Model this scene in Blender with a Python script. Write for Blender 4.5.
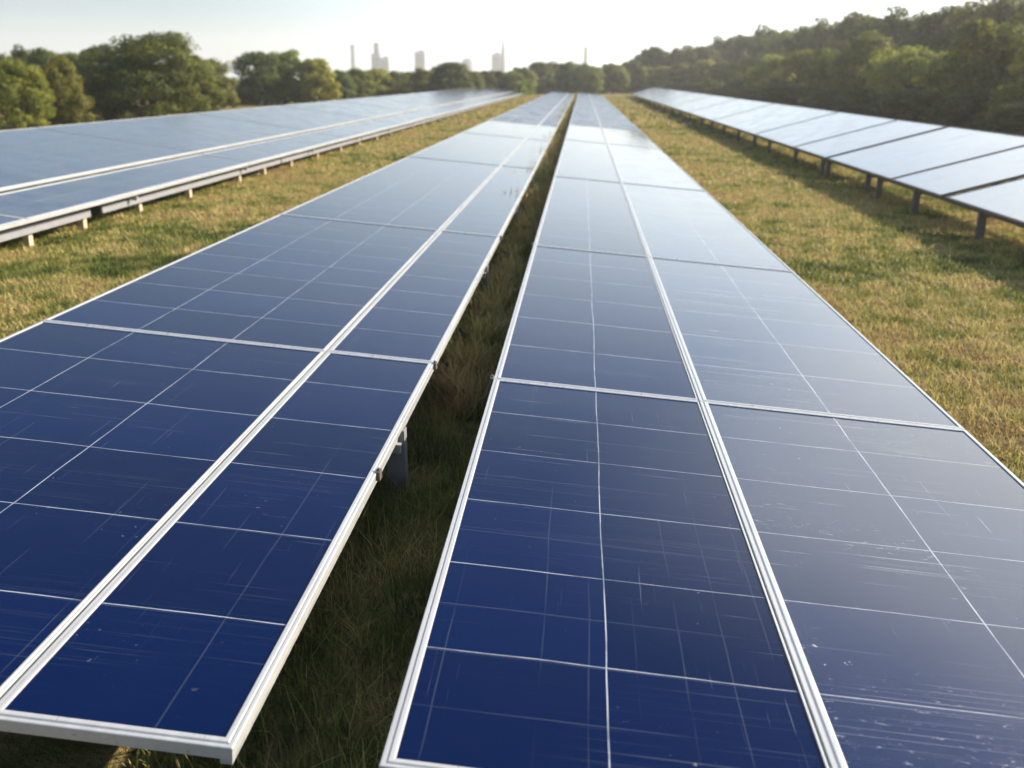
import bpy, bmesh, math, random
import numpy as np
from mathutils import Vector, Matrix

for o in list(bpy.data.objects):
    bpy.data.objects.remove(o)
SC = bpy.context.scene
COL = SC.collection
random.seed(7)

# ------------------------------------------------------------------ camera
CAM_H = 3.0
F_PX = 930.0
PITCH = math.radians(18.213)
YAW = math.radians(4.148)
cam_d = bpy.data.cameras.new('camera')
cam = bpy.data.objects.new('camera', cam_d)
COL.objects.link(cam)
cam.location = (0, 0, CAM_H)
cam.rotation_euler = (math.radians(90) - PITCH, 0, YAW)
cam_d.sensor_width = 36.0
cam_d.lens = F_PX / 1024 * 36.0
cam_d.clip_end = 6000
cam_d.clip_start = 0.05
cam_d.dof.use_dof = True
cam_d.dof.focus_distance = 5.6
cam_d.dof.aperture_fstop = 1.5
SC.camera = cam

# ------------------------------------------------------------------ light
SUN_AZ = math.radians(64)      # from +Y (along the rows) towards +X
SUN_EL = math.radians(25)
VEIL_LOW, VEIL_HIGH, VEIL_WISP = (4.7, 4.75, 4.7), (1.75, 2.55, 3.05), (3.9, 4.2, 4.4)
VEIL_BRIGHT, VEIL_SUN = (7.4, 8.6, 9.4), (11.8, 12.3, 12.5)
world = bpy.data.worlds.new('World')
SC.world = world
world.use_nodes = True
wn = world.node_tree
bg = wn.nodes['Background']
sky = wn.nodes.new('ShaderNodeTexSky')
sky.sky_type = 'NISHITA'
sky.sun_disc = False
sky.sun_elevation = SUN_EL
sky.sun_rotation = SUN_AZ
sky.air_density = 1.0
sky.dust_density = 0.9
sky.ozone_density = 1.0
bg.inputs['Strength'].default_value = 0.075
# added pale sky veil, shaped for panel reflections: thick towards the horizon, a few wisps
def wnode(t, **kw):
    n = wn.nodes.new(t)
    for k, v in kw.items():
        setattr(n, k, v)
    return n


def wmix(fac, a, b, blend='MIX'):
    n = wnode('ShaderNodeMix', data_type='RGBA', blend_type=blend)
    for s_, v in ((n.inputs['Factor'], fac), (n.inputs[6], a), (n.inputs[7], b)):
        if isinstance(v, (int, float)): s_.default_value = v
        elif isinstance(v, tuple): s_.default_value = (*v, 1.0)
        else: wn.links.new(v, s_)
    return n.outputs[2]


def wrange(v, a, b, c, d):
    n = wnode('ShaderNodeMapRange', interpolation_type='SMOOTHSTEP')
    wn.links.new(v, n.inputs['Value'])
    for k, x in zip(('From Min', 'From Max', 'To Min', 'To Max'), (a, b, c, d)): n.inputs[k].default_value = x
    return n.outputs['Result']


wtc = wnode('ShaderNodeTexCoord')
wsep = wnode('ShaderNodeSeparateXYZ')
wn.links.new(wtc.outputs['Generated'], wsep.inputs[0])
wmap = wnode('ShaderNodeMapping')
wmap.inputs['Scale'].default_value = (1.6, 1.6, 26.0)
wn.links.new(wtc.outputs['Generated'], wmap.inputs['Vector'])
wns = wnode('ShaderNodeTexNoise')
wns.inputs['Scale'].default_value = 1.7
wns.inputs['Detail'].default_value = 5.0
wns.inputs['Distortion'].default_value = 0.4
wn.links.new(wmap.outputs[0], wns.inputs['Vector'])
wdot = wnode('ShaderNodeVectorMath', operation='DOT_PRODUCT')
wn.links.new(wtc.outputs['Generated'], wdot.inputs[0])
wdot.inputs[1].default_value = (math.sin(SUN_AZ) * math.cos(SUN_EL), math.cos(SUN_AZ) * math.cos(SUN_EL), math.sin(SUN_EL))


def wmul(a, b, op='MULTIPLY'):
    n = wnode('ShaderNodeMath', operation=op)
    wn.links.new(a, n.inputs[0]); wn.links.new(b, n.inputs[1])
    return n.outputs[0]


glow_mask = wrange(wsep.outputs[2], 0.36, 0.56, 1.0, 0.0)                  # ends the added sunward glow high up, above view
veil = wmix(wrange(wsep.outputs[2], 0.0, 0.085, 0.0, 1.0), VEIL_LOW, VEIL_HIGH)
veil = wmix(wrange(wns.outputs['Fac'], 0.50, 0.70, 0.0, 0.6), veil, VEIL_WISP)
veil = wmix(wrange(wdot.outputs['Value'], 0.06, 0.54, 0.0, 1.0), veil, VEIL_BRIGHT)
veil = wmix(wrange(wdot.outputs['Value'], 0.58, 0.90, 0.0, 1.0), veil, VEIL_SUN)  # unseen sunward glow, added to whiten the panel reflections
wf = wmul(wmul(wrange(wdot.outputs['Value'], 0.53, 0.76, 0.0, 0.88), glow_mask), wrange(wsep.outputs[2], 0.02, 0.46, 0.82, 0.03), 'MAXIMUM')
skyc = wmix(1.0, sky.outputs[0], (0.96, 1.0, 1.08), 'MULTIPLY')
out = wmix(wf, skyc, veil)
wn.links.new(out, bg.inputs['Color'])

sun_d = bpy.data.lights.new('sun', 'SUN')
sun_d.energy = 4.5
sun_d.angle = math.radians(0.6)
sun_d.color = (1.0, 0.90, 0.74)
sun = bpy.data.objects.new('sun', sun_d)
COL.objects.link(sun)
S = Vector((math.sin(SUN_AZ) * math.cos(SUN_EL), math.cos(SUN_AZ) * math.cos(SUN_EL), math.sin(SUN_EL)))
sun.rotation_euler = S.to_track_quat('Z', 'Y').to_euler()
sun.location = S * 300

SC.view_settings.view_transform = 'Standard'
SC.view_settings.look = 'None'
SC.view_settings.exposure = 1.52
SC.view_settings.gamma = 1.0
SC.view_settings.use_curve_mapping = False
SC.render.engine = 'CYCLES'
SC.cycles.volume_bounces = 1
SC.cycles.max_bounces = 8
SC.cycles.transparent_max_bounces = 8


# ------------------------------------------------------------------ helpers
def tag(o, label=None, cat=None, group=None, kind=None):
    if label: o['label'] = label
    if cat: o['category'] = cat
    if group: o['group'] = group
    if kind: o['kind'] = kind
    return o


def empty(name, loc, rot=(0, 0, 0)):
    o = bpy.data.objects.new(name, None)
    COL.objects.link(o)
    o.location = loc
    o.rotation_euler = rot
    o.empty_display_size = 0.2
    return o


def link_mesh(name, me, mat=None, parent=None):
    o = bpy.data.objects.new(name, me)
    COL.objects.link(o)
    if mat is not None and len(me.materials) == 0:
        me.materials.append(mat)
    if parent is not None:
        o.parent = parent
    return o


def mesh_from(name, verts, faces, smooth=False):
    me = bpy.data.meshes.new(name)
    me.from_pydata([tuple(v) for v in verts], [], [tuple(f) for f in faces])
    me.update()
    if smooth:
        me.polygons.foreach_set('use_smooth', [True] * len(me.polygons))
    return me


def fast_mesh(name, co, quads):
    """numpy verts (n,3) and quads/tris (m,k) -> mesh"""
    me = bpy.data.meshes.new(name)
    m, k = quads.shape
    me.vertices.add(len(co))
    me.vertices.foreach_set('co', np.ascontiguousarray(co, dtype=np.float32).ravel())
    me.loops.add(m * k)
    me.loops.foreach_set('vertex_index', quads.astype(np.int32).ravel())
    me.polygons.add(m)
    me.polygons.foreach_set('loop_start', np.arange(0, m * k, k, dtype=np.int32))
    me.update(calc_edges=True)
    return me


class MB:
    """collects simple solids into one mesh"""
    def __init__(self):
        self.v = []
        self.f = []

    def box(self, c, s, rot=None, taper=1.0):
        b = len(self.v)
        for dz in (-1, 1):
            t = taper if dz > 0 else 1.0
            for dx, dy in ((-1, -1), (1, -1), (1, 1), (-1, 1)):
                p = Vector((dx * s[0] / 2 * t, dy * s[1] / 2 * t, dz * s[2] / 2))
                if rot is not None:
                    p = rot @ p
                self.v.append(Vector(c) + p)
        for q in ((3, 2, 1, 0), (4, 5, 6, 7), (0, 1, 5, 4), (1, 2, 6, 5), (2, 3, 7, 6), (3, 0, 4, 7)):
            self.f.append([b + i for i in q])
        return self

    def tube(self, pts, radii, n=8, cap=True):
        b0 = len(self.v)
        pts = [Vector(p) for p in pts]
        for i, p in enumerate(pts):
            d = (pts[min(i + 1, len(pts) - 1)] - pts[max(i - 1, 0)]).normalized()
            a = d.orthogonal().normalized()
            c = d.cross(a)
            for k in range(n):
                an = 2 * math.pi * k / n
                self.v.append(p + (a * math.cos(an) + c * math.sin(an)) * radii[i])
        for i in range(len(pts) - 1):
            for k in range(n):
                self.f.append([b0 + i * n + k, b0 + i * n + (k + 1) % n, b0 + (i + 1) * n + (k + 1) % n, b0 + (i + 1) * n + k])
        if cap:
            self.f.append([b0 + k for k in range(n)][::-1])
            e = b0 + (len(pts) - 1) * n
            self.f.append([e + k for k in range(n)])
        return self

    def build(self, name, mat, parent=None, smooth=False):
        return link_mesh(name, mesh_from(name, self.v, self.f, smooth), mat, parent)


def new_mat(name):
    m = bpy.data.materials.new(name)
    m.use_nodes = True
    nt = m.node_tree
    b = nt.nodes['Principled BSDF']
    return m, nt, b


class NT:
    """tiny node wrapper"""
    def __init__(self, nt):
        self.nt = nt

    def node(self, t, **kw):
        n = self.nt.nodes.new(t)
        for k, v in kw.items():
            setattr(n, k, v)
        return n

    def put(self, sock, v):
        if isinstance(v, (int, float)):
            sock.default_value = v
        elif isinstance(v, tuple):
            sock.default_value = v
        else:
            self.nt.links.new(v, sock)

    def math(self, op, a, b=0.0, c=0.0, clamp=False):
        n = self.node('ShaderNodeMath', operation=op, use_clamp=clamp)
        self.put(n.inputs[0], a); self.put(n.inputs[1], b); self.put(n.inputs[2], c)
        return n.outputs[0]

    def noise(self, vec, scale, detail=3.0, rough=0.55, dist=0.0):
        n = self.node('ShaderNodeTexNoise')
        if vec is not None:
            self.put(n.inputs['Vector'], vec)
        n.inputs['Scale'].default_value = scale
        n.inputs['Detail'].default_value = detail
        n.inputs['Roughness'].default_value = rough
        n.inputs['Distortion'].default_value = dist
        return n.outputs['Fac']

    def ramp(self, fac, lo, hi, a=0.0, b=1.0):
        n = self.node('ShaderNodeMapRange', interpolation_type='SMOOTHSTEP')
        self.put(n.inputs['Value'], fac)
        n.inputs['From Min'].default_value = lo
        n.inputs['From Max'].default_value = hi
        n.inputs['To Min'].default_value = a
        n.inputs['To Max'].default_value = b
        return n.outputs['Result']

    def mix(self, fac, a, b):
        n = self.node('ShaderNodeMix', data_type='RGBA')
        self.put(n.inputs['Factor'], fac)
        for s, v in ((n.inputs[6], a), (n.inputs[7], b)):
            self.put(s, (*v, 1.0) if isinstance(v, tuple) and len(v) == 3 else v)
        return n.outputs[2]

    def vec(self, x, y, z):
        n = self.node('ShaderNodeCombineXYZ')
        self.put(n.inputs[0], x); self.put(n.inputs[1], y); self.put(n.inputs[2], z)
        return n.outputs[0]

    def scale(self, v, s):
        n = self.node('ShaderNodeVectorMath', operation='MULTIPLY')
        self.put(n.inputs[0], v)
        n.inputs[1].default_value = s
        return n.outputs[0]


# ------------------------------------------------------------------ materials
def mat_glass(name, base, dust_sheen, line_gain, rough, ior=1.47, scuff_glare=1.0):
    """blue photovoltaic laminate under glass; UV 'cells' counts cells, UV 'metres' is metres on the panel"""
    m, nt, b = new_mat(name)
    N = NT(nt)
    uc = N.node('ShaderNodeUVMap', uv_map='cells').outputs[0]
    um = N.node('ShaderNodeUVMap', uv_map='metres').outputs[0]
    info = N.node('ShaderNodeObjectInfo')
    seed = N.math('MULTIPLY', info.outputs['Random'], 97.0)
    sm = N.node('ShaderNodeSeparateXYZ'); N.put(sm.inputs[0], um)
    mx, my = sm.outputs[0], sm.outputs[1]
    pm = N.vec(mx, my, seed)
    sc = N.node('ShaderNodeSeparateXYZ'); N.put(sc.inputs[0], uc)
    # slow wobble of the printed lines
    wob = N.math('MULTIPLY', N.math('SUBTRACT', N.noise(pm, 0.9, 2.0), 0.5), 0.035)
    wob2 = N.math('MULTIPLY', N.math('SUBTRACT', N.noise(N.vec(my, mx, seed), 1.1, 2.0), 0.5), 0.035)
    cx = N.math('ADD', sc.outputs[0], wob)
    cy = N.math('ADD', sc.outputs[1], wob2)

    def lines(c, period, off, w):
        f = N.math('FRACT', N.math('ADD', N.math('DIVIDE', c, period), off + 0.5))
        d = N.math('MULTIPLY', N.math('ABSOLUTE', N.math('SUBTRACT', f, 0.5)), period)
        return N.ramp(d, w * 0.55, w, 1.0, 0.0)
    wear = N.ramp(N.noise(N.scale(pm, (1.2, 1.2, 1.0)), 2.3, 4.0, 0.65), 0.30, 0.62, 0.35, 1.0)
    main = N.math('MULTIPLY', N.math('MAXIMUM', lines(cx, 1.0, 0.0, 0.0047), lines(cy, 1.0, 0.0, 0.0050)), wear)
    # faint busbars, broken into pieces
    br1 = N.ramp(N.noise(N.scale(pm, (7.0, 0.8, 1.0)), 1.0, 2.0), 0.50, 0.66)
    br2 = N.ramp(N.noise(N.scale(pm, (0.8, 7.0, 1.0)), 1.0, 2.0), 0.42, 0.62)
    fa1 = N.math('MULTIPLY', lines(cx, 0.25, 0.37, 0.0048), br1)
    fa2 = N.math('MULTIPLY', lines(cy, 0.5, 0.03, 0.0060), br2)
    fa3 = N.math('MULTIPLY', lines(cy, 0.1666, 0.21, 0.006), N.math('MULTIPLY', br2, N.ramp(N.noise(pm, 0.8, 2.0), 0.5, 0.7)))
    faint = N.math('MAXIMUM', N.math('MAXIMUM', fa1, N.math('MULTIPLY', fa2, 1.3)), fa3)
    # scuffs: thin streaks mostly across the panel
    st = N.noise(N.scale(pm, (1.0, 46.0, 1.0)), 1.0, 3.0, 0.6)
    stm = N.ramp(N.noise(N.scale(pm, (0.7, 1.0, 1.0)), 1.3, 2.0), 0.48, 0.7)
    streak = N.math('MULTIPLY', N.ramp(st, 0.63, 0.76), stm)
    st2 = N.noise(N.scale(pm, (0.45, 120.0, 1.0)), 1.0, 2.0, 0.5)
    streak = N.math('MAXIMUM', streak, N.math('MULTIPLY', N.ramp(st2, 0.62, 0.70, 0.0, 1.0 if scuff_glare > 2 else 0.45), N.ramp(N.noise(N.scale(pm, (0.6, 1.0, 1.0)), 0.9, 3.0), 0.46, 0.66)))
    st3 = N.noise(N.scale(pm, (70.0, 1.1, 1.0)), 1.0, 2.0, 0.5, 0.6)
    streak = N.math('MAXIMUM', streak, N.math('MULTIPLY', N.ramp(st3, 0.68, 0.76), N.ramp(N.noise(N.scale(pm, (1.0, 1.0, 3.0)), 1.1, 3.0), 0.5, 0.7)))
    sp = N.ramp(N.noise(N.scale(pm, (1.0, 1.0, 1.0)), 26.0, 2.0, 0.6), 0.70, 0.78)
    spm = N.ramp(N.noise(pm, 1.7, 3.0), 0.50, 0.68)
    speck = N.math('MULTIPLY', sp, spm)
    if scuff_glare > 2:        # glare painted as pale splash patches, plus short scratches
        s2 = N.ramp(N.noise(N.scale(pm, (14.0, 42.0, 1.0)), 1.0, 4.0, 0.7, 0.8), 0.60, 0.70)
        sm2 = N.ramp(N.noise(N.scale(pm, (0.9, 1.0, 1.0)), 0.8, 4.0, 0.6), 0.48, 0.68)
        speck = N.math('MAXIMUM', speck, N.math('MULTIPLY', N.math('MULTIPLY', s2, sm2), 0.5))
    cloud = N.noise(pm, 1.4, 4.0, 0.6)
    # colour
    cellv = N.node('ShaderNodeTexWhiteNoise', noise_dimensions='3D')
    N.put(cellv.inputs['Vector'], N.vec(N.math('FLOOR', cx), N.math('FLOOR', cy), seed))
    b2 = tuple(c * 1.45 for c in base)
    col = N.mix(cellv.outputs['Value'], base, b2)
    col = N.mix(N.math('MULTIPLY', N.ramp(cloud, 0.3, 0.75), dust_sheen), col, (0.24, 0.25, 0.26))
    col = N.mix(N.math('MULTIPLY', faint, 0.055 * line_gain), col, (0.45, 0.50, 0.58))
    col = N.mix(N.math('MULTIPLY', streak, 0.13 * scuff_glare, clamp=True), col, (0.5, 0.53, 0.58))
    col = N.mix(N.math('MULTIPLY', speck, 0.18 * scuff_glare, clamp=True), col, (0.6, 0.6, 0.6))
    col = N.mix(N.math('MULTIPLY', main, 0.62 * line_gain, clamp=True), col, (0.62, 0.66, 0.72))
    nt.links.new(col, b.inputs['Base Color'])
    rg = N.math('ADD', N.ramp(cloud, 0.3, 0.8, rough * 0.7, rough * 1.5), N.math('MULTIPLY', streak, 0.22))
    nt.links.new(rg, b.inputs['Roughness'])
    b.inputs['IOR'].default_value = ior
    bump = N.node('ShaderNodeBump')
    bump.inputs['Strength'].default_value = 0.03
    bump.inputs['Distance'].default_value = 0.02
    N.put(bump.inputs['Height'], N.noise(pm, 1.1, 2.0, 0.5))
    nt.links.new(bump.outputs[0], b.inputs['Normal'])
    return m


def mat_metal(name, base, rough, metallic, grain=(60, 1.5, 60), dirt=0.25):
    m, nt, b = new_mat(name)
    N = NT(nt)
    co = N.node('ShaderNodeTexCoord').outputs['Object']
    g = N.noise(N.scale(co, grain), 1.0, 3.0)
    d = N.noise(co, 3.5, 5.0, 0.65)
    col = N.mix(N.ramp(g, 0.35, 0.7), tuple(c * 0.92 for c in base), base)
    col = N.mix(N.math('MULTIPLY', N.ramp(d, 0.5, 0.75), dirt), col, (0.16, 0.13, 0.10))
    nt.links.new(col, b.inputs['Base Color'])
    nt.links.new(N.ramp(g, 0.2, 0.8, rough * 0.75, rough * 1.3), b.inputs['Roughness'])
    b.inputs['Metallic'].default_value = metallic
    return m


M_GLASS = mat_glass('blue_cell_glass', (0.0002, 0.0042, 0.028), 0.003, 0.8, 0.07, 1.235)
M_GLASS_S = mat_glass('scuffed_glare_glass', (0.0004, 0.0050, 0.030), 0.03, 0.8, 0.09, 1.45, 3.4)  # glare put into colour as paler streaks and specks, beside real scratches
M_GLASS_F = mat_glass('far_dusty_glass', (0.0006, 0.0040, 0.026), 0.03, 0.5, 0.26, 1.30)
M_GLASS_L = mat_glass('dusty_cell_glass', (0.010, 0.012, 0.030), 0.24, 0.6, 0.16, 1.55, 0.6)
M_GLASS_R = mat_glass('pale_cell_glass', (0.012, 0.018, 0.04), 0.45, 0.5, 0.16, 3.4, 0.2)  # grey dust tone stands for the bright sky reflected in the glass
M_FRAME = mat_metal('anodised_aluminium', (0.47, 0.47, 0.465), 0.32, 0.35, (25, 0.8, 25), dirt=0.15)
M_FRAME_D = mat_metal('weathered_dark_frame', (0.13, 0.11, 0.095), 0.55, 0.2, dirt=0.4)
M_STEEL = mat_metal('galvanised_steel', (0.42, 0.43, 0.44), 0.5, 0.5, (12, 12, 12), 0.3)
M_BEAM = mat_metal('shade_grey_steel', (0.20, 0.20, 0.215), 0.6, 0.1, (3, 12, 12), 0.35)  # darker base puts the shade under the panels into the colour
M_POST_D = mat_metal('dark_steel_post', (0.10, 0.09, 0.08), 0.6, 0.2, (12, 12, 12), 0.4)
M_POST_W = mat_metal('pale_timber_post', (0.46, 0.37, 0.25), 0.8, 0.0, (30, 30, 2), 0.35)


def mat_ground():
    m, nt, b = new_mat('meadow_soil')
    N = NT(nt)
    co = N.node('ShaderNodeNewGeometry').outputs['Position']
    n1 = N.noise(co, 0.35, 5.0, 0.6)
    n2 = N.noise(co, 2.3, 6.0, 0.7)
    n3 = N.noise(co, 14.0, 5.0, 0.7)
    n4 = N.noise(co, 0.02, 3.0, 0.5)
    col = N.mix(N.ramp(n1, 0.35, 0.65), (0.085, 0.088, 0.024), (0.20, 0.145, 0.055))
    col = N.mix(N.ramp(n2, 0.42, 0.68), col, (0.25, 0.185, 0.08))
    col = N.mix(N.ramp(n3, 0.5, 0.72, 0.0, 0.75), col, (0.06, 0.045, 0.022))
    col = N.mix(N.ramp(n4, 0.45, 0.7, 0.0, 0.5), col, (0.24, 0.19, 0.10))
    nt.links.new(col, b.inputs['Base Color'])
    b.inputs['Roughness'].default_value = 0.95
    b.inputs['Specular IOR Level'].default_value = 0.1
    bump = N.node('ShaderNodeBump')
    bump.inputs['Strength'].default_value = 0.9
    bump.inputs['Distance'].default_value = 0.12
    N.put(bump.inputs['Height'], N.math('ADD', n2, N.math('MULTIPLY', n3, 0.5)))
    nt.links.new(bump.outputs[0], b.inputs['Normal'])
    return m


def mat_leafy(name, attr, transl, green_noise=True, vary=0.35):
    """foliage or grass: colour attribute, some light passing through"""
    m, nt, b = new_mat(name)
    N = NT(nt)
    at = N.node('ShaderNodeAttribute', attribute_name=attr)
    info = N.node('ShaderNodeObjectInfo')
    hsv = N.node('ShaderNodeHueSaturation')
    N.put(hsv.inputs['Color'], at.outputs['Color'])
    N.put(hsv.inputs['Hue'], N.math('ADD', N.math('MULTIPLY', info.outputs['Random'], 0.035), 0.482))
    N.put(hsv.inputs['Value'], N.math('ADD', N.math('MULTIPLY', info.outputs['Random'], vary), 1.0 - vary / 2))
    col = hsv.outputs[0]
    nt.links.new(col, b.inputs['Base Color'])
    b.inputs['Roughness'].default_value = 0.65
    b.inputs['Specular IOR Level'].default_value = 0.25
    tr = N.node('ShaderNodeBsdfTranslucent')
    nt.links.new(col, tr.inputs['Color'])
    mx = N.node('ShaderNodeMixShader')
    mx.inputs[0].default_value = transl
    nt.links.new(b.outputs[0], mx.inputs[1])
    nt.links.new(tr.outputs[0], mx.inputs[2])
    nt.links.new(mx.outputs[0], nt.nodes['Material Output'].inputs['Surface'])
    return m


M_GROUND = mat_ground()
M_GRASS = mat_leafy('grass_blades', 'tint', 0.35, vary=0.0)
M_LEAF = mat_leafy('tree_leaves', 'tint', 0.48)


def mat_plain(name, base, rough, n=4.0, var=0.25):
    m, nt, b = new_mat(name)
    N = NT(nt)
    co = N.node('ShaderNodeTexCoord').outputs['Object']
    f = N.noise(co, n, 5.0, 0.65)
    nt.links.new(N.mix(N.ramp(f, 0.3, 0.7), tuple(c * (1 - var) for c in base), tuple(min(1, c * (1 + var)) for c in base)), b.inputs['Base Color'])
    b.inputs['Roughness'].default_value = rough
    return m


M_BARK = mat_plain('bark', (0.085, 0.065, 0.045), 0.9, 6.0, 0.4)
M_CONC = mat_plain('tower_concrete', (0.17, 0.18, 0.21), 0.8, 0.05, 0.1)
M_CONC2 = mat_plain('tower_pale_cladding', (0.22, 0.23, 0.26), 0.7, 0.05, 0.1)
M_WIN = mat_plain('tower_window_glass', (0.05, 0.06, 0.08), 0.2, 0.05, 0.1)
M_STACK = mat_plain('chimney_brick', (0.19, 0.19, 0.21), 0.85, 0.2, 0.2)

# ------------------------------------------------------------------ ground
R_G = 1900.0
gv = []
gf = []
ring = [0.0, 30, 80, 200, 500, 1000, R_G]
nseg = 64
gv.append((0, 0, 0))
for r in ring[1:]:
    for k in range(nseg):
        a = 2 * math.pi * k / nseg
        gv.append((r * math.cos(a), r * math.sin(a), 0.0))
for k in range(nseg):
    gf.append((0, 1 + k, 1 + (k + 1) % nseg))
for i in range(len(ring) - 2):
    b0 = 1 + i * nseg
    for k in range(nseg):
        gf.append((b0 + k, b0 + nseg + k, b0 + nseg + (k + 1) % nseg, b0 + (k + 1) % nseg))
ground = link_mesh('ground', mesh_from('ground', gv, gf), M_GROUND)
tag(ground, 'dry grassy meadow ground under and between the solar rows', 'ground', kind='structure')

# ------------------------------------------------------------------ haze
HZ = 1850.0
hz = MB().box((0, 0, 38.0), (2 * HZ, 2 * HZ, 78.0))
m_h = bpy.data.materials.new('haze_air')
m_h.use_nodes = True
hn = m_h.node_tree
hn.nodes.remove(hn.nodes['Principled BSDF'])
pv = hn.nodes.new('ShaderNodeVolumePrincipled')
pv.inputs['Color'].default_value = (0.98, 0.96, 0.92, 1)
pv.inputs['Density'].default_value = 0.0005
pv.inputs['Anisotropy'].default_value = 0.6
hn.links.new(pv.outputs[0], hn.nodes['Material Output'].inputs['Volume'])
haze = hz.build('haze', m_h)
tag(haze, 'thin bright summer haze over the whole field', 'haze', kind='stuff')


# ------------------------------------------------------------------ solar panels
PROFILE = [(0.0, -0.050), (0.0, 0.003), (0.06, 0.009), (0.36, 0.010), (0.40, 0.003), (0.45, 0.003), (0.50, 0.013),
           (0.56, 0.017), (0.90, 0.017), (0.97, 0.014), (1.0, 0.006), (1.0, -0.012), (0.55, -0.012), (0.55, -0.050)]


def frame_mesh(w, l, wl, wr, wf, wb, zs=1.0):
    v = []
    f = []
    for s, z in PROFILE:
        z *= zs if z < 0 else 0.5
        v += [(wl * s, wf * s, z), (w - wr * s, wf * s, z), (w - wr * s, l - wb * s, z), (wl * s, l - wb * s, z)]
    n = len(PROFILE)
    for i in range(n):
        j = (i + 1) % n
        for k in range(4):
            k2 = (k + 1) % 4
            f.append((i * 4 + k, i * 4 + k2, j * 4 + k2, j * 4 + k))
    me = mesh_from('frame', v, f)
    bm = bmesh.new(); bm.from_mesh(me)
    bmesh.ops.recalc_face_normals(bm, faces=bm.faces)
    bm.to_mesh(me); bm.free()
    return me


def glass_mesh(w, l, wl, wr, wf, wb, nc, nr):
    x0, x1, y0, y1 = wl * 0.75, w - wr * 0.75, wf * 0.75, l - wb * 0.75
    zt, zb = 0.0, -0.008
    v = [(x0, y0, zt), (x1, y0, zt), (x1, y1, zt), (x0, y1, zt), (x0, y0, zb), (x1, y0, zb), (x1, y1, zb), (x0, y1, zb)]
    f = [(0, 1, 2, 3), (7, 6, 5, 4), (0, 4, 5, 1), (1, 5, 6, 2), (2, 6, 7, 3), (3, 7, 4, 0)]
    me = mesh_from('glass', v, f)
    a = me.uv_layers.new(name='cells')
    b = me.uv_layers.new(name='metres')
    for lp in me.loops:
        p = v[lp.vertex_index]
        a.data[lp.index].uv = (p[0] / w * nc, p[1] / l * nr)
        b.data[lp.index].uv = (p[0], p[1])
    return me


def panel(loc, tilt, w, l, widths, nc, nr, glass, frame, label, group, zs=1.0):
    """loc = lower left near corner; tilt about Y (radians, positive falls towards +X)"""
    root = empty('solar_panel', loc, (0, tilt, 0))
    tag(root, label, 'solar panel', group)
    link_mesh('frame', frame_mesh(w, l, *widths, zs), frame, root)
    g = link_mesh('glass', glass_mesh(w, l, *widths, nc, nr), glass, root)
    return root


ORD = ['nearest', 'second', 'third', 'fourth', 'fifth', 'sixth', 'seventh', 'eighth', 'ninth', 'tenth']
GAPJ = 0.006


def column(xa, za, w, tilt, joints, widths, nc, rows, glass, frame, where, group, named=5, gap=GAPJ, gaps=None, zs=1.0, look=None):
    far = len(joints) - 1
    for i in range(far):
        g0 = gap
        y0, y1 = joints[i], joints[i + 1]
        if gaps and i in gaps:
            y1 -= gaps[i]
        l = y1 - y0 - g0
        nr = rows(i, l)
        if i < named:
            first = look[i] if look and i < len(look) else 'blue solar panel'
            if i == 0:
                lab = f'{first}, nearest of {where}'
            else:
                lab = f'{first}, {ORD[i]} in {where}'
        else:
            lab = f'far-off panel past the {ORD[named - 1]} of {where}'
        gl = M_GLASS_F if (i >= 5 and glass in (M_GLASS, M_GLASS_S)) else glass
        panel((xa, y0, za), tilt, w, l, widths, nc, nr, gl, frame, lab, group, zs)


T_C = math.atan(0.09)
cC = math.cos(T_C)
LJ = [2.88, 8.0, 15.1, 27.0, 39.5, 51.0] + [63 + 12.0 * k for k in range(9)]
RJ = [2.62, 7.02, 13.28, 23.2, 37.5, 50.0] + [62 + 12.0 * k for k in range(9)]


def rowsL(i, l): return max(1, round(l / 0.86))
def rowsR(i, l): return 6 if i < 2 else max(1, round(l / 1.04))


def zl(x): return 0.54 + 0.09 * (-1.29 - x)
def zr(x): return 0.72 - 0.09 * (x + 0.65)


# left middle row: wide column and narrow column
column(-4.93, zl(-4.93), 2.64 / cC, T_C, LJ, (0.034, 0.03, 0.045, 0.034), 3, rowsL, M_GLASS, M_FRAME,
       'the wide column beside the double rail', 'blue panels left of the middle gap',
       look=['deep blue panel', 'blue panel', 'greyish blue panel', 'pale blue grey panel', 'pale grey panel'])
column(-2.275, zl(-2.275), 0.985 / cC, T_C, LJ, (0.045, 0.048, 0.055, 0.034), 1, rowsL, M_GLASS, M_FRAME,
       'the narrow column left of the gap', 'blue panels left of the middle gap',
       look=['narrow navy panel', 'narrow dark blue panel', 'narrow greyish blue panel', 'narrow pale blue panel', 'narrow pale grey panel'])
# right middle row
column(-0.655, zr(-0.655), 1.62 / cC, T_C, RJ, (0.050, 0.014, 0.045, 0.034), 2, rowsR, M_GLASS, M_FRAME,
       'the column right of the gap', 'blue panels right of the middle gap',
       look=['scratched navy panel', 'dark blue panel', 'greyish blue panel', 'pale blue grey panel', 'pale grey panel'])
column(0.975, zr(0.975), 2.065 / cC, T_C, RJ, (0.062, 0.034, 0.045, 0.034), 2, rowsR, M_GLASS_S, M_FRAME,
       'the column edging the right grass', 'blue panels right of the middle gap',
       look=['scuffed shining blue panel', 'hazy blue grey panel with bright streaks', 'pale grey blue panel', 'pale silver panel', 'small pale silver panel'])

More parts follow.
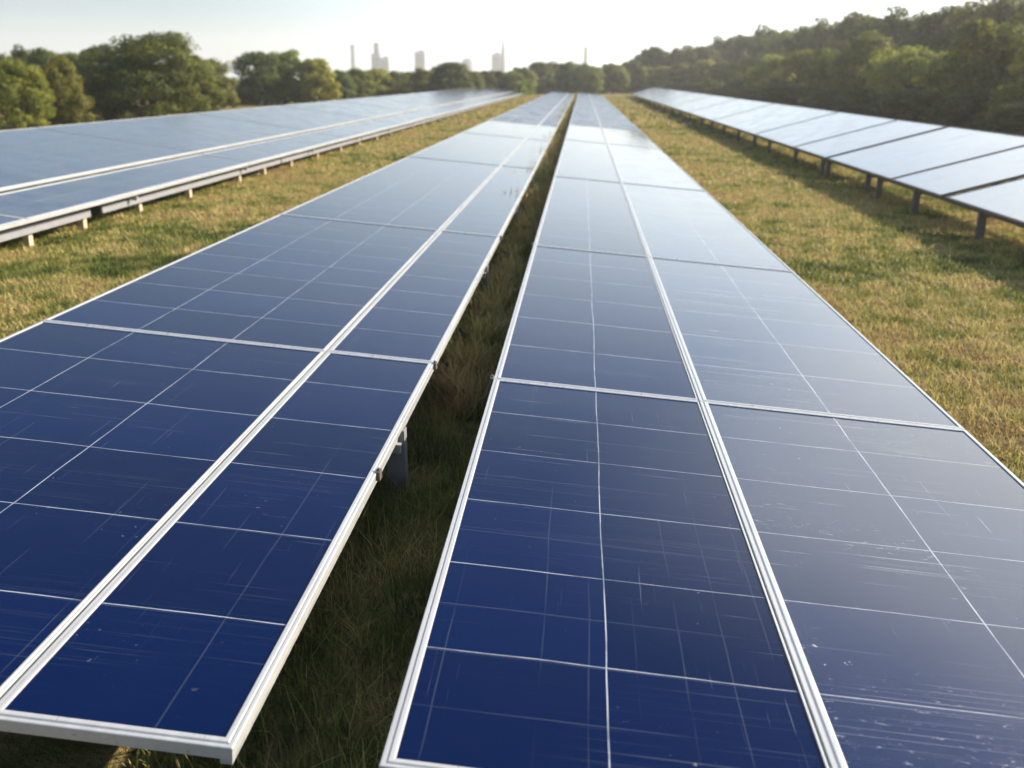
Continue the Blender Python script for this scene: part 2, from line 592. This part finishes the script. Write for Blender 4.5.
# left array beyond the grass: faces right, rises to the left
T_L = math.atan(0.14)
cL = math.cos(T_L)
AJ = [4.0 + 12.0 * k for k in range(14)]
column(-11.42, 0.60 + 0.14 * 1.64, 1.64 / cL, T_L, AJ, (0.07, 0.11, 0.05, 0.05), 2, lambda i, l: 14, M_GLASS_L, M_FRAME,
       'the low front strip of the left outer array', 'panels of the left outer array', named=4, zs=1.15)
column(-16.4, 0.60 + 0.14 * 6.62 + 0.05, 4.86 / cL, T_L, AJ, (0.012, 0.06, 0.03, 0.03), 5, lambda i, l: 12, M_GLASS_L, M_FRAME,
       'the broad upper field of the left outer array', 'panels of the left outer array', named=4)

# right array beyond the grass: rises to the right
T_R = -math.atan(0.268)
cR = math.cos(T_R)
BJ = [9.0, 14.4, 20.6, 24.0, 30.5, 35.2, 43.3, 57.5] + [71 + 14.0 * k for k in range(7)]
column(7.6, 0.63, 3.6 / cR, T_R, BJ, (0.05, 0.05, 0.04, 0.04), 3, lambda i, l: max(1, round(l / 1.6)), M_GLASS_R, M_FRAME_D,
       'the tilted right outer array', 'panels of the right outer array', named=8, gap=0.10, gaps={1: 0.22, 3: 0.16},
       look=['silvery glaring panel'] * 8)


# ------------------------------------------------------------------ racks under the panels
def rack(label, name, xa, za, xb, zb, post_y, y0, y1, m_post, m_beam, post=(0.11, 0.07), ends=(0.08, 0.08), group=None):
    """two lines of posts, one long purlin on each, a cross beam at every post pair"""
    root = empty('mounting_rack', (xa, y0, 0))
    tag(root, label, 'rack', group)
    sl = (zb - za) / (xb - xa)
    x1, x2 = xa + ends[0], xb - ends[1]
    ang = Matrix.Rotation(-math.atan(sl), 3, 'Y')
    for x in (x1, x2):
        z = za + sl * (x - xa)
        MB().box((x - xa, (y1 - y0) / 2, z - 0.055 - 0.045), (0.05, y1 - y0, 0.075), ang).build('purlin', m_beam, root)
    for y in post_y:
        L = math.hypot(x2 - x1, sl * (x2 - x1))
        xm = (x1 + x2) / 2
        MB().box((xm - xa, y - y0, za + sl * (xm - xa) - 0.055 - 0.125), (L + 0.10, 0.05, 0.07), ang).build('cross_beam', m_beam, root)
        for x in (x1, x2):
            h = za + sl * (x - xa) - 0.065
            MB().box((x - xa, y - y0 + 0.045 + post[1] / 2, (h - 0.15) / 2 + 0.0), (post[0], post[1], h + 0.15)).build('post', m_post, root)
    return root


rack('grey steel rack with short posts under the blue row left of the gap', 'rack', -4.93, zl(-4.93), -1.29, zl(-1.29),
     [6.4, 12.85] + [19.3 + 6.4 * k for k in range(22)], 2.95, 158.5, M_BEAM, M_STEEL, post=(0.14, 0.10), ends=(0.12, 0.06))
rack('grey steel rack hidden under the blue row right of the gap', 'rack', -0.655, zr(-0.655), 3.04, zr(3.04),
     [3.1, 6.6, 13.0] + [19.4 + 6.4 * k for k in range(22)], 2.72, 157.5, M_STEEL, M_STEEL, ends=(0.25, 0.2))

for rk, spots in ((bpy.data.objects['mounting_rack'], [(-1.282, 5.55, 0.52), (-1.282, 8.0, 0.52), (-1.282, 15.1, 0.52)]),
                  (bpy.data.objects['mounting_rack.001'], [(-0.668, 7.02, 0.71), (-0.668, 13.28, 0.71)])):
    for (x, y, z) in spots:
        MB().box((x - rk.location.x, y - rk.location.y, z), (0.03, 0.07, 0.06)).box((x - rk.location.x, y - rk.location.y, z + 0.036), (0.016, 0.022, 0.02)).build('edge_clamp', M_POST_D, rk)

# left outer array rack: deep pale edge beam in lengths, pale wooden posts
root = empty('mounting_rack', (-9.8, 4, 0))
tag(root, 'rack with pale stubby posts and a deep edge beam under the left outer array', 'rack')
ys = [4.1, 19.15] + [31.5 + 12 * k for k in range(11)]
for i in range(len(ys) - 1):
    a, b_ = ys[i], ys[i + 1] - (0.5 if i == 0 else 0.12)
    MB().box((-0.30, (a + b_) / 2 - 4, 0.36), (0.06, b_ - a, 0.16)).build('edge_beam', M_BEAM, root)
for y in [5.5, 9, 13, 16.6, 18.6, 21.2, 24.0, 27.8, 30.0, 33.0] + [36.5 + 3.6 * k for k in range(34)]:
    lean = random.uniform(-0.03, 0.03)
    MB().box((-0.44 + random.uniform(-.04, .02), y - 4, 0.14), (0.13, 0.13, 0.54), Matrix.Rotation(lean, 3, 'X')).build('post', M_POST_W, root)
for k in range(22):
    y = 6 + 7.2 * k
    MB().box((-3.3, y - 4, 0.60 + 0.14 * 3.3 - 0.17), (6.5, 0.06, 0.10), Matrix.Rotation(T_L, 3, 'Y')).build('cross_beam', M_STEEL, root)
    MB().box((-6.2, y - 3.94, 0.62), (0.1, 0.08, 1.5)).build('rear_post', M_STEEL, root)

# right outer array rack: dark posts
pyR = [11.0, 15.0, 18.5, 22.2, 25.0, 26.0, 30.3, 31.0, 35.0, 40.0, 43.5, 48, 53, 58, 63, 70] + [77 + 7 * k for k in range(12)]
rack('rack with dark leaning posts under the tilted right outer array', 'rack', 7.6, 0.63, 11.2, 0.63 + 0.268 * 3.6,
     pyR, 9.05, 155.0, M_POST_D, M_POST_D, post=(0.13, 0.11), ends=(0.12, 0.15))


# ------------------------------------------------------------------ grass
def grass_patch(rng, x0, x1, y0, y1, dens, h0, h1, wid, tuft=0.5, tuft_r=0.13, dry=0.5):
    n = int((x1 - x0) * (y1 - y0) * dens)
    nt_ = max(1, int(n / 22))
    tx = rng.uniform(x0, x1, nt_); ty = rng.uniform(y0, y1, nt_)
    th = rng.uniform(0.55, 1.35, nt_) ** 1.3
    idx = rng.integers(0, nt_, n)
    in_t = rng.random(n) < tuft
    x = np.where(in_t, tx[idx] + rng.normal(0, tuft_r, n), rng.uniform(x0, x1, n))
    y = np.where(in_t, ty[idx] + rng.normal(0, tuft_r, n), rng.uniform(y0, y1, n))
    h = rng.uniform(h0, h1, n) * np.where(in_t, th[idx], 0.7)
    k = (x > x0) & (x < x1)
    x, y, h, idx, in_t = x[k], y[k], h[k], idx[k], in_t[k]
    td = rng.random(nt_)
    # dry or green: broad patches, tuft, blade
    patch = np.full(len(x), 0.5)
    for q in range(14):
        k_ = (0.5, 0.9, 1.6, 2.6, 4.5, 7.0, 9.0)[q % 7]; a_ = q * 2.399
        patch += 0.105 * np.sin(k_ * (x * np.cos(a_) + y * np.sin(a_)) + 1.7 * q + 1.2 * np.sin(k_ * 0.6 * (x * np.sin(a_) - y * np.cos(a_)) + q))
    d = 0.95 * patch + 0.35 * np.where(in_t, td[idx], rng.random(len(x))) + 0.35 * rng.random(len(x)) - 0.825 + dry
    return x, y, h, d, np.full(len(x), wid)


rng = np.random.default_rng(5)
P = []
# right strip
P.append(grass_patch(rng, 2.3, 9.5, 4.5, 14, 1500, 0.05, 0.115, 0.006, 0.4, 0.11, dry=0.56))
P.append(grass_patch(rng, 2.6, 12.0, 14, 28, 620, 0.05, 0.125, 0.010, 0.4, 0.13, dry=0.58))
P.append(grass_patch(rng, 2.6, 12.5, 28, 60, 200, 0.06, 0.15, 0.020, 0.4, dry=0.62))
P.append(grass_patch(rng, 2.6, 13, 60, 170, 22, 0.12, 0.26, 0.06, dry=0.62))
# left strip
P.append(grass_patch(rng, -10.5, -4.4, 6, 16, 1300, 0.05, 0.12, 0.007, 0.4, dry=0.42))
P.append(grass_patch(rng, -11, -4.4, 16, 32, 600, 0.05, 0.13, 0.011, 0.4, dry=0.54))
P.append(grass_patch(rng, -11, -4.6, 32, 64, 190, 0.06, 0.15, 0.020, 0.4, dry=0.62))
P.append(grass_patch(rng, -11, -4.6, 64, 172, 22, 0.12, 0.26, 0.06, dry=0.62))
# the gap between the two middle rows: longer, tangled
P.append(grass_patch(rng, -1.6, -0.2, 1.8, 4.2, 260, 0.10, 0.34, 0.0022, 0.7, 0.16, dry=0.95))
P.append(grass_patch(rng, -2.0, 0.3, 2.3, 9, 1500, 0.06, 0.22, 0.0034, 0.6, 0.10, dry=0.36))
P.append(grass_patch(rng, -2.0, 0.1, 2.0, 9, 14, 0.28, 0.45, 0.0028, 0.3, 0.15, dry=0.60))
P.append(grass_patch(rng, -1.9, 0.0, 9, 20, 700, 0.14, 0.40, 0.008, 0.6, 0.12, dry=0.5))
P.append(grass_patch(rng, -1.7, -0.3, 20, 60, 260, 0.25, 0.60, 0.014, 0.7, 0.12, dry=0.75))
P.append(grass_patch(rng, -1.6, -0.4, 60, 165, 60, 0.3, 0.66, 0.04, 0.7, 0.15, dry=0.78))
for q in range(46):      # tall straw tufts growing up into the sun along the left row's edge
    yq = 8.2 + 52 * (q / 46.0) ** 1.5 + rng.uniform(-.5, .5)
    xq = rng.uniform(-1.32, -1.0)
    P.append(grass_patch(rng, xq - .14, xq + .14, yq - .22, yq + .22, 900, 0.34, 0.68, 0.0045 + 0.0003 * yq, 0.0, dry=0.95))
gx, gy, gh, gd, gw = [np.concatenate(a) for a in zip(*P)]
n = len(gx)
az = rng.uniform(0, 2 * np.pi, n)
ben = rng.uniform(0.15, 1.0, n) * gh
rx, ry = np.cos(az), np.sin(az)
fa = az + rng.uniform(0.9, 2.2, n)
sx, sy = np.cos(fa), np.sin(fa)
co = np.zeros((n, 7, 3), np.float32)
for i, (t, wf_) in enumerate(((0.0, 1.0), (0.45, 0.85), (0.8, 0.55))):
    cx_ = gx + rx * ben * t * t; cy_ = gy + ry * ben * t * t
    cz_ = gh * (t - 0.25 * t * t * (ben / gh)) - 0.01
    co[:, 2 * i, 0] = cx_ - sx * gw * wf_; co[:, 2 * i, 1] = cy_ - sy * gw * wf_; co[:, 2 * i, 2] = cz_
    co[:, 2 * i + 1, 0] = cx_ + sx * gw * wf_; co[:, 2 * i + 1, 1] = cy_ + sy * gw * wf_; co[:, 2 * i + 1, 2] = cz_
co[:, 6, 0] = gx + rx * ben; co[:, 6, 1] = gy + ry * ben; co[:, 6, 2] = gh * (1 - 0.25 * (ben / gh))
base = (np.arange(n) * 7)[:, None]
tri = np.concatenate([base + np.array(t)[None] for t in ((0, 1, 3), (0, 3, 2), (2, 3, 5), (2, 5, 4), (4, 5, 6))], axis=0)
gme = fast_mesh('grass', co.reshape(-1, 3), tri)
pal = np.array([[0.050, 0.072, 0.014], [0.11, 0.140, 0.026], [0.20, 0.195, 0.048], [0.32, 0.265, 0.088], [0.43, 0.34, 0.14], [0.29, 0.20, 0.085]])
t = np.clip(gd, 0, 0.999) * 5
i0 = t.astype(int); fr = (t - i0)[:, None]
gc = pal[i0] * (1 - fr) + pal[np.minimum(i0 + 1, 5)] * fr
gc = gc * rng.uniform(0.85, 1.35, (n, 1))
ca = gme.color_attributes.new('tint', 'FLOAT_COLOR', 'POINT')
cc = np.ones((n, 7, 4), np.float32)
cc[:, :, :3] = gc[:, None, :]
ca.data.foreach_set('color', cc.ravel())
grass = link_mesh('grass', gme, M_GRASS)
tag(grass, 'dry yellow and green grass between the solar rows', 'grass', kind='stuff')


# ------------------------------------------------------------------ trees
def crown_mesh(seed, clumps, leaves, leaf, flat=1.0, low=0.0, lean=(0, 0), base=(0.055, 0.068, 0.017), alt=(0.10, 0.105, 0.022)):
    """unit crown: height 1, radius about 0.5; leaf clumps scattered through an uneven volume"""
    r = np.random.default_rng(seed)
    cen = []
    ph = r.uniform(0, 6.28, 6)
    zk = [0.0, 0.12, 0.35, 0.60, 0.78, 0.88, 0.95]
    rk = [0.80, 0.95, 1.0, 0.92, 0.76, 0.60, 0.42]
    while len(cen) < clumps:
        z = r.uniform(0.04, 0.93)
        R0 = np.interp(z, zk, rk)
        if r.random() > R0 ** 1.5: continue
        a = r.uniform(0, 6.283)
        bump = 1 + 0.13 * math.sin(2 * a + ph[0] + 2.2 * z) + 0.10 * math.sin(3 * a + ph[1] - 5 * z) + 0.06 * math.sin(5 * a + ph[2] + 9 * z)
        rad = 0.39 * R0 * bump * r.random() ** (1 / 3.4)
        top = 0.90 + 0.07 * math.sin(a + ph[3]) + 0.05 * math.sin(2 * a + ph[4])
        cen.append(np.array([rad * math.cos(a), rad * math.sin(a), z * top]))
    for k in range(12):            # a full dome under the topmost clumps
        a = r.uniform(0, 6.283); q = 0.22 * math.sqrt(r.random())
        cen.append(np.array([q * math.cos(a), q * math.sin(a), 0.86 - 0.6 * q]))
    cen = np.array(cen)
    V = []; C = []
    for c in cen:
        out = np.linalg.norm((c - [0, 0, 0.5]) / [0.42, 0.42, 0.45])
        cr = r.uniform(0.075, 0.135) * (1.2 - 0.35 * out)
        n = int(leaves * r.uniform(0.6, 1.4))
        d = r.normal(0, 1, (n, 3)); d /= np.linalg.norm(d, axis=1)[:, None]
        pos = c + d * (cr * r.uniform(0.45, 1.12, n) ** 0.7)[:, None] * np.array([1.1, 1.1, 0.8])
        og = (c - np.array([0, 0, 0.4])); og /= (np.linalg.norm(og) + 1e-6)
        nrm = d * 0.75 + og[None] * 0.45 + r.normal(0, 0.38, (n, 3)) + np.array([0, 0, 0.15])
        nrm /= np.linalg.norm(nrm, axis=1)[:, None]
        a = np.cross(nrm, r.normal(0, 1, (n, 3))); a /= np.linalg.norm(a, axis=1)[:, None]
        b = np.cross(nrm, a)
        s = (leaf * r.uniform(0.6, 1.3, n))[:, None]
        q = np.stack([pos - a * s, pos - b * s * 0.55 + a * s * 0.1, pos + a * s, pos + b * s * 0.55 + a * s * 0.1], axis=1)
        V.append(q)
        k = r.random()
        col = np.array(base) * (1 - k) + np.array(alt) * k
        cl = col[None] * r.uniform(0.75, 1.25, (n, 1))
        C.append(np.repeat(cl[:, None, :], 4, axis=1))
    V = np.concatenate(V).reshape(-1, 3); C = np.concatenate(C).reshape(-1, 3)
    V[:, 0] += lean[0] * V[:, 2]; V[:, 1] += lean[1] * V[:, 2]
    V[:, 2] = np.maximum(V[:, 2], 0.01)
    me = fast_mesh('crown', V, np.arange(len(V)).reshape(-1, 4))
    ca = me.color_attributes.new('tint', 'FLOAT_COLOR', 'POINT')
    cc = np.ones((len(V), 4), np.float32); cc[:, :3] = C
    ca.data.foreach_set('color', cc.ravel())
    me.materials.append(M_LEAF)
    return me, cen


def trunk_mesh(seed, cen):
    r = random.Random(seed)
    m = MB()
    m.tube([(0, 0, -0.02), (0.004, 0.0, 0.05), (0.01, 0.005, 0.22), (0.0, 0.01, 0.45), (0.01, 0, 0.72)],
           [0.045, 0.034, 0.028, 0.02, 0.008], 8)
    for c in r.sample(list(cen), min(12, len(cen))):
        z0 = max(0.12, min(0.6, c[2] * 0.6))
        mid = (c[0] * 0.5, c[1] * 0.5, (z0 + c[2]) / 2 + 0.03)
        m.tube([(0.004, 0.004, z0), mid, tuple(c)], [0.014, 0.009, 0.003], 5)
    me = mesh_from('trunk', m.v, m.f, True)
    me.materials.append(M_BARK)
    return me


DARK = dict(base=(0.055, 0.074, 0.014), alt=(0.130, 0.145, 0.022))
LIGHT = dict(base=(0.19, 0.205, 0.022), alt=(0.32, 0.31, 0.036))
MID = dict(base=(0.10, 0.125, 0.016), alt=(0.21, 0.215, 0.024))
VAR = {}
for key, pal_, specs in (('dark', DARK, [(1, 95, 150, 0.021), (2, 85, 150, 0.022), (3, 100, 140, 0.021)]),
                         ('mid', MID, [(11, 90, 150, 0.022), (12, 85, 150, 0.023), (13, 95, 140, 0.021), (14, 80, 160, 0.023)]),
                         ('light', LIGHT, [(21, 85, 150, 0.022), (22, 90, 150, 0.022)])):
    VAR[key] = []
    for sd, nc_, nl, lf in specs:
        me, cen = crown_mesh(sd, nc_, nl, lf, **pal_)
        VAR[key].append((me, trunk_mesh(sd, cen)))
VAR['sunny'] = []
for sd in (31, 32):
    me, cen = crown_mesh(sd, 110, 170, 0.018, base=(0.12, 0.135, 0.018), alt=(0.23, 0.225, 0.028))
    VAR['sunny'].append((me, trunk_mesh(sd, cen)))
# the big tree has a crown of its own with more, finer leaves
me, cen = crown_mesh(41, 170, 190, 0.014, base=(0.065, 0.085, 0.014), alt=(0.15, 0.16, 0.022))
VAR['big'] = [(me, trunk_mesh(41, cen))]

fwd = Vector((-math.sin(YAW) * math.cos(PITCH), math.cos(YAW) * math.cos(PITCH), -math.sin(PITCH)))
rgt = Vector((math.cos(YAW), math.sin(YAW), 0))
upv = rgt.cross(fwd)


def spot(u, v, Y):
    """the point at depth Y seen at (u, v) of the photograph: used to survey where the far things stand"""
    d = rgt * ((u - 512) / F_PX) + upv * ((384 - v) / F_PX) + fwd
    k = Y / d.y
    return Vector((d.x * k, Y, CAM_H + d.z * k))


tree_n = 0


def tree(u, vtop, wpx, Y, kind, label, group=None, name='tree', z0=0.0):
    global tree_n
    p = spot(u, vtop, Y)
    h = max(1.0, p.z - z0)
    w = wpx / F_PX * Y * 1.0
    root = empty(name, (p.x, p.y, z0), (0, 0, random.uniform(0, 6.28)))
    tag(root, label, 'tree' if name == 'tree' else 'bush', group)
    vs = VAR[kind]
    cm, tm = vs[tree_n % len(vs)]
    tree_n += 1
    c = link_mesh('crown', cm, None, root)
    t = link_mesh('trunk', tm, None, root)
    for o in (c, t):
        o.scale = (w / 0.92, w / 0.92, h / 0.94)
    return root


GL = 'trees beyond the left outer array'
GR = 'trees of the wood on the right'
GF = 'trees behind the far row ends'
# --- left
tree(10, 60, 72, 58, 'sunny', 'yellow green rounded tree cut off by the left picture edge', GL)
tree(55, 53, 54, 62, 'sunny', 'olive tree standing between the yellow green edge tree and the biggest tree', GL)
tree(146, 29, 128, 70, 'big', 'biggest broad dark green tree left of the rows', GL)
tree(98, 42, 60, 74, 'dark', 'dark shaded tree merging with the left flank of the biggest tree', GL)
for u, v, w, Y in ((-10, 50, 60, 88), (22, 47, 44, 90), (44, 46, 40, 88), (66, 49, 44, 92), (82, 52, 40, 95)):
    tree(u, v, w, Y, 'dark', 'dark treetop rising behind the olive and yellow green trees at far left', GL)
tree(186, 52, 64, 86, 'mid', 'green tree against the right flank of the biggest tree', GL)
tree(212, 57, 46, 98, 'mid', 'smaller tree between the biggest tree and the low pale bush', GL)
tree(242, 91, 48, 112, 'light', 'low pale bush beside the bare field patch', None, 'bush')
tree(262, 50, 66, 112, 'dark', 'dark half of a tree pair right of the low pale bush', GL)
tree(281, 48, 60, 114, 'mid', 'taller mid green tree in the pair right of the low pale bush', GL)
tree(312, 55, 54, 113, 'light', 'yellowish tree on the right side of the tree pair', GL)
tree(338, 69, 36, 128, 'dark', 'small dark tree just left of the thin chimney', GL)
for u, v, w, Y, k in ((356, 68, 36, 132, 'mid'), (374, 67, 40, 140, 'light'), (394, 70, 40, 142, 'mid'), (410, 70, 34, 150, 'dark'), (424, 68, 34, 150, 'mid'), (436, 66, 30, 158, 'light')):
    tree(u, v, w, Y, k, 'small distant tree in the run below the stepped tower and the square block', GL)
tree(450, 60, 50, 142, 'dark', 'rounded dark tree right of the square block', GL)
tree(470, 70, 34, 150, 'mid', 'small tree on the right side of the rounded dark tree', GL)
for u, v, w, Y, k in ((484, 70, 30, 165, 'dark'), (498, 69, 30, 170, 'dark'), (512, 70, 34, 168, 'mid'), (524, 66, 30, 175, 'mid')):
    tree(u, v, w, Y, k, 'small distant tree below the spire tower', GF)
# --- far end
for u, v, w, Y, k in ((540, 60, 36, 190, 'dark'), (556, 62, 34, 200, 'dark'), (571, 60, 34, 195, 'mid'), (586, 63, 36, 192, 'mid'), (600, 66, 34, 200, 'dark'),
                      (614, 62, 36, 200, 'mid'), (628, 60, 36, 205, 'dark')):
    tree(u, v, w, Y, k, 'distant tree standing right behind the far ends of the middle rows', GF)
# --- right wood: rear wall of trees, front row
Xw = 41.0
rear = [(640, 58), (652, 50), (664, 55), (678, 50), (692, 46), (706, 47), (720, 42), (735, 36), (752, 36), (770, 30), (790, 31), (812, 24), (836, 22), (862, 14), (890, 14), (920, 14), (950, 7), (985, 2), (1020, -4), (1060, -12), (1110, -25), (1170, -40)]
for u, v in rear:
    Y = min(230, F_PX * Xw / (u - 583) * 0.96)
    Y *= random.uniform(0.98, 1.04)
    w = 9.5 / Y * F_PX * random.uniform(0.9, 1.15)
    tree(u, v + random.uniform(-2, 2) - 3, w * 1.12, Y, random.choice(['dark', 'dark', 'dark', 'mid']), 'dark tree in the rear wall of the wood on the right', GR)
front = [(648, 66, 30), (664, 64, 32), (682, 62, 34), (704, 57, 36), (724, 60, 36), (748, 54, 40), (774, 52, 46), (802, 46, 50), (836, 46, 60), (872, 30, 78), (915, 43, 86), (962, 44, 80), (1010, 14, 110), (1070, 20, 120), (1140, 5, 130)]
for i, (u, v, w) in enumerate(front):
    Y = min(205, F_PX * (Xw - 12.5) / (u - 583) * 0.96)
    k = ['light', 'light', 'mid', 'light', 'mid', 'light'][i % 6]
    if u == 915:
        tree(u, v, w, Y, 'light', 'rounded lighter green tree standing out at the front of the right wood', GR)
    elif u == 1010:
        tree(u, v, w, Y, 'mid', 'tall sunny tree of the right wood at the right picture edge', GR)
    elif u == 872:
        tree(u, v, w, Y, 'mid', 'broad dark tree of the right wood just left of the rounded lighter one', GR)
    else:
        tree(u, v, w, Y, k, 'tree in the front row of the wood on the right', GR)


# ------------------------------------------------------------------ far skyline
for k in range(22):
    y = 34 + 7.5 * k + random.uniform(-2, 2)
    x = 21.5 + random.uniform(-1.5, 2.0)
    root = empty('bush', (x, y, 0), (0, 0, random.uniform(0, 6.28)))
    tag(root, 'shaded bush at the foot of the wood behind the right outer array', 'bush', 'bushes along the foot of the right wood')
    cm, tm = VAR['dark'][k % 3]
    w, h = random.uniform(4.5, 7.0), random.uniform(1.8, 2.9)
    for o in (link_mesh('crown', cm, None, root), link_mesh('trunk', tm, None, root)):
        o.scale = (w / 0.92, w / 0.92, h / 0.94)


def tower(u, Y, parts, label, name='tower', cat='tower'):
    """parts: (du0, du1, vtop, kind) in the sight lines surveyed from the camera, at depth Y"""
    p0 = spot(u, 78, Y)
    root = empty(name, (p0.x, p0.y, 0))
    tag(root, label, cat)
    for (a, b, vt, kind) in parts:
        xa = spot(u + a, 78, Y).x - p0.x; xb = spot(u + b, 78, Y).x - p0.x
        h = spot(u, vt, Y).z
        w = xb - xa
        xm = (xa + xb) / 2
        if kind == 'block':
            MB().box((xm, 0, h / 2), (w, w * 0.9, h)).box((xm + w * 0.1, 0, h + 0.9), (w * 0.5, w * 0.4, 1.8)).build('storeys', M_CONC2, root)
            m = MB()
            z = 6.0
            while z < h - 3:
                m.box((xm, -w * 0.45 - 0.05, z), (w * 0.86, 0.2, 1.5))
                z += 3.6
            m.build('window_bands', M_WIN, root)
        elif kind == 'slim':
            MB().box((xm, 0.5, h / 2), (w, w, h), None, 0.8).build('shaft', M_CONC, root)
        elif kind == 'spire':
            MB().tube([(xm, 0.5, 0), (xm, 0.5, h * 0.75), (xm, 0.5, h)], [w * 0.5, w * 0.32, w * 0.08], 10).build('spire', M_CONC, root)
        elif kind == 'stack':
            MB().tube([(xm, 0, 0), (xm, 0, h * 0.92), (xm, 0, h * 0.93), (xm, 0, h)], [w * 0.55, w * 0.42, w * 0.5, w * 0.5], 14).build('shaft', M_STACK, root)
        elif kind == 'dome':
            n_ = 6
            MB().tube([(xm, 0, 0), (xm, 0, h * 0.8)] + [(xm, 0, h * 0.8 + h * 0.2 * math.sin(i / n_ * 1.5708)) for i in range(1, n_ + 1)],
                      [w / 2, w / 2] + [w / 2 * math.cos(i / n_ * 1.5) for i in range(1, n_ + 1)], 16).build('dome', M_CONC2, root)
    return root


YT = 1150.0
tower(354, 1100, [(-2.0, 2.0, 45, 'stack')], 'thin dark chimney on the skyline left of the stepped tower', 'chimney', 'chimney')
tower(379, YT, [(-6, 2.5, 54, 'block'), (-4, 1.5, 43, 'slim'), (3, 11, 58, 'block')], 'stepped pale tower with a lower wing above the left trees')
tower(421, YT, [(-5, 5, 52, 'block')], 'plain square pale block on the skyline', 'tower')
tower(468, YT * 1.1, [(-6, 6, 58, 'dome')], 'faint domed tank low on the skyline', 'tank', 'tank')
tower(499, YT, [(-7, 2, 54, 'block'), (1.5, 7, 39, 'spire')], 'pale tower with a tall spire at its right side')
tower(585, 1150, [(-2.4, 2.4, 47, 'slim')], 'slim dark tower behind the trees at the far row ends')
tower(674, 1000, [(-1.6, 1.6, 40, 'spire')], 'faint thin mast over the right wood', 'mast', 'mast')
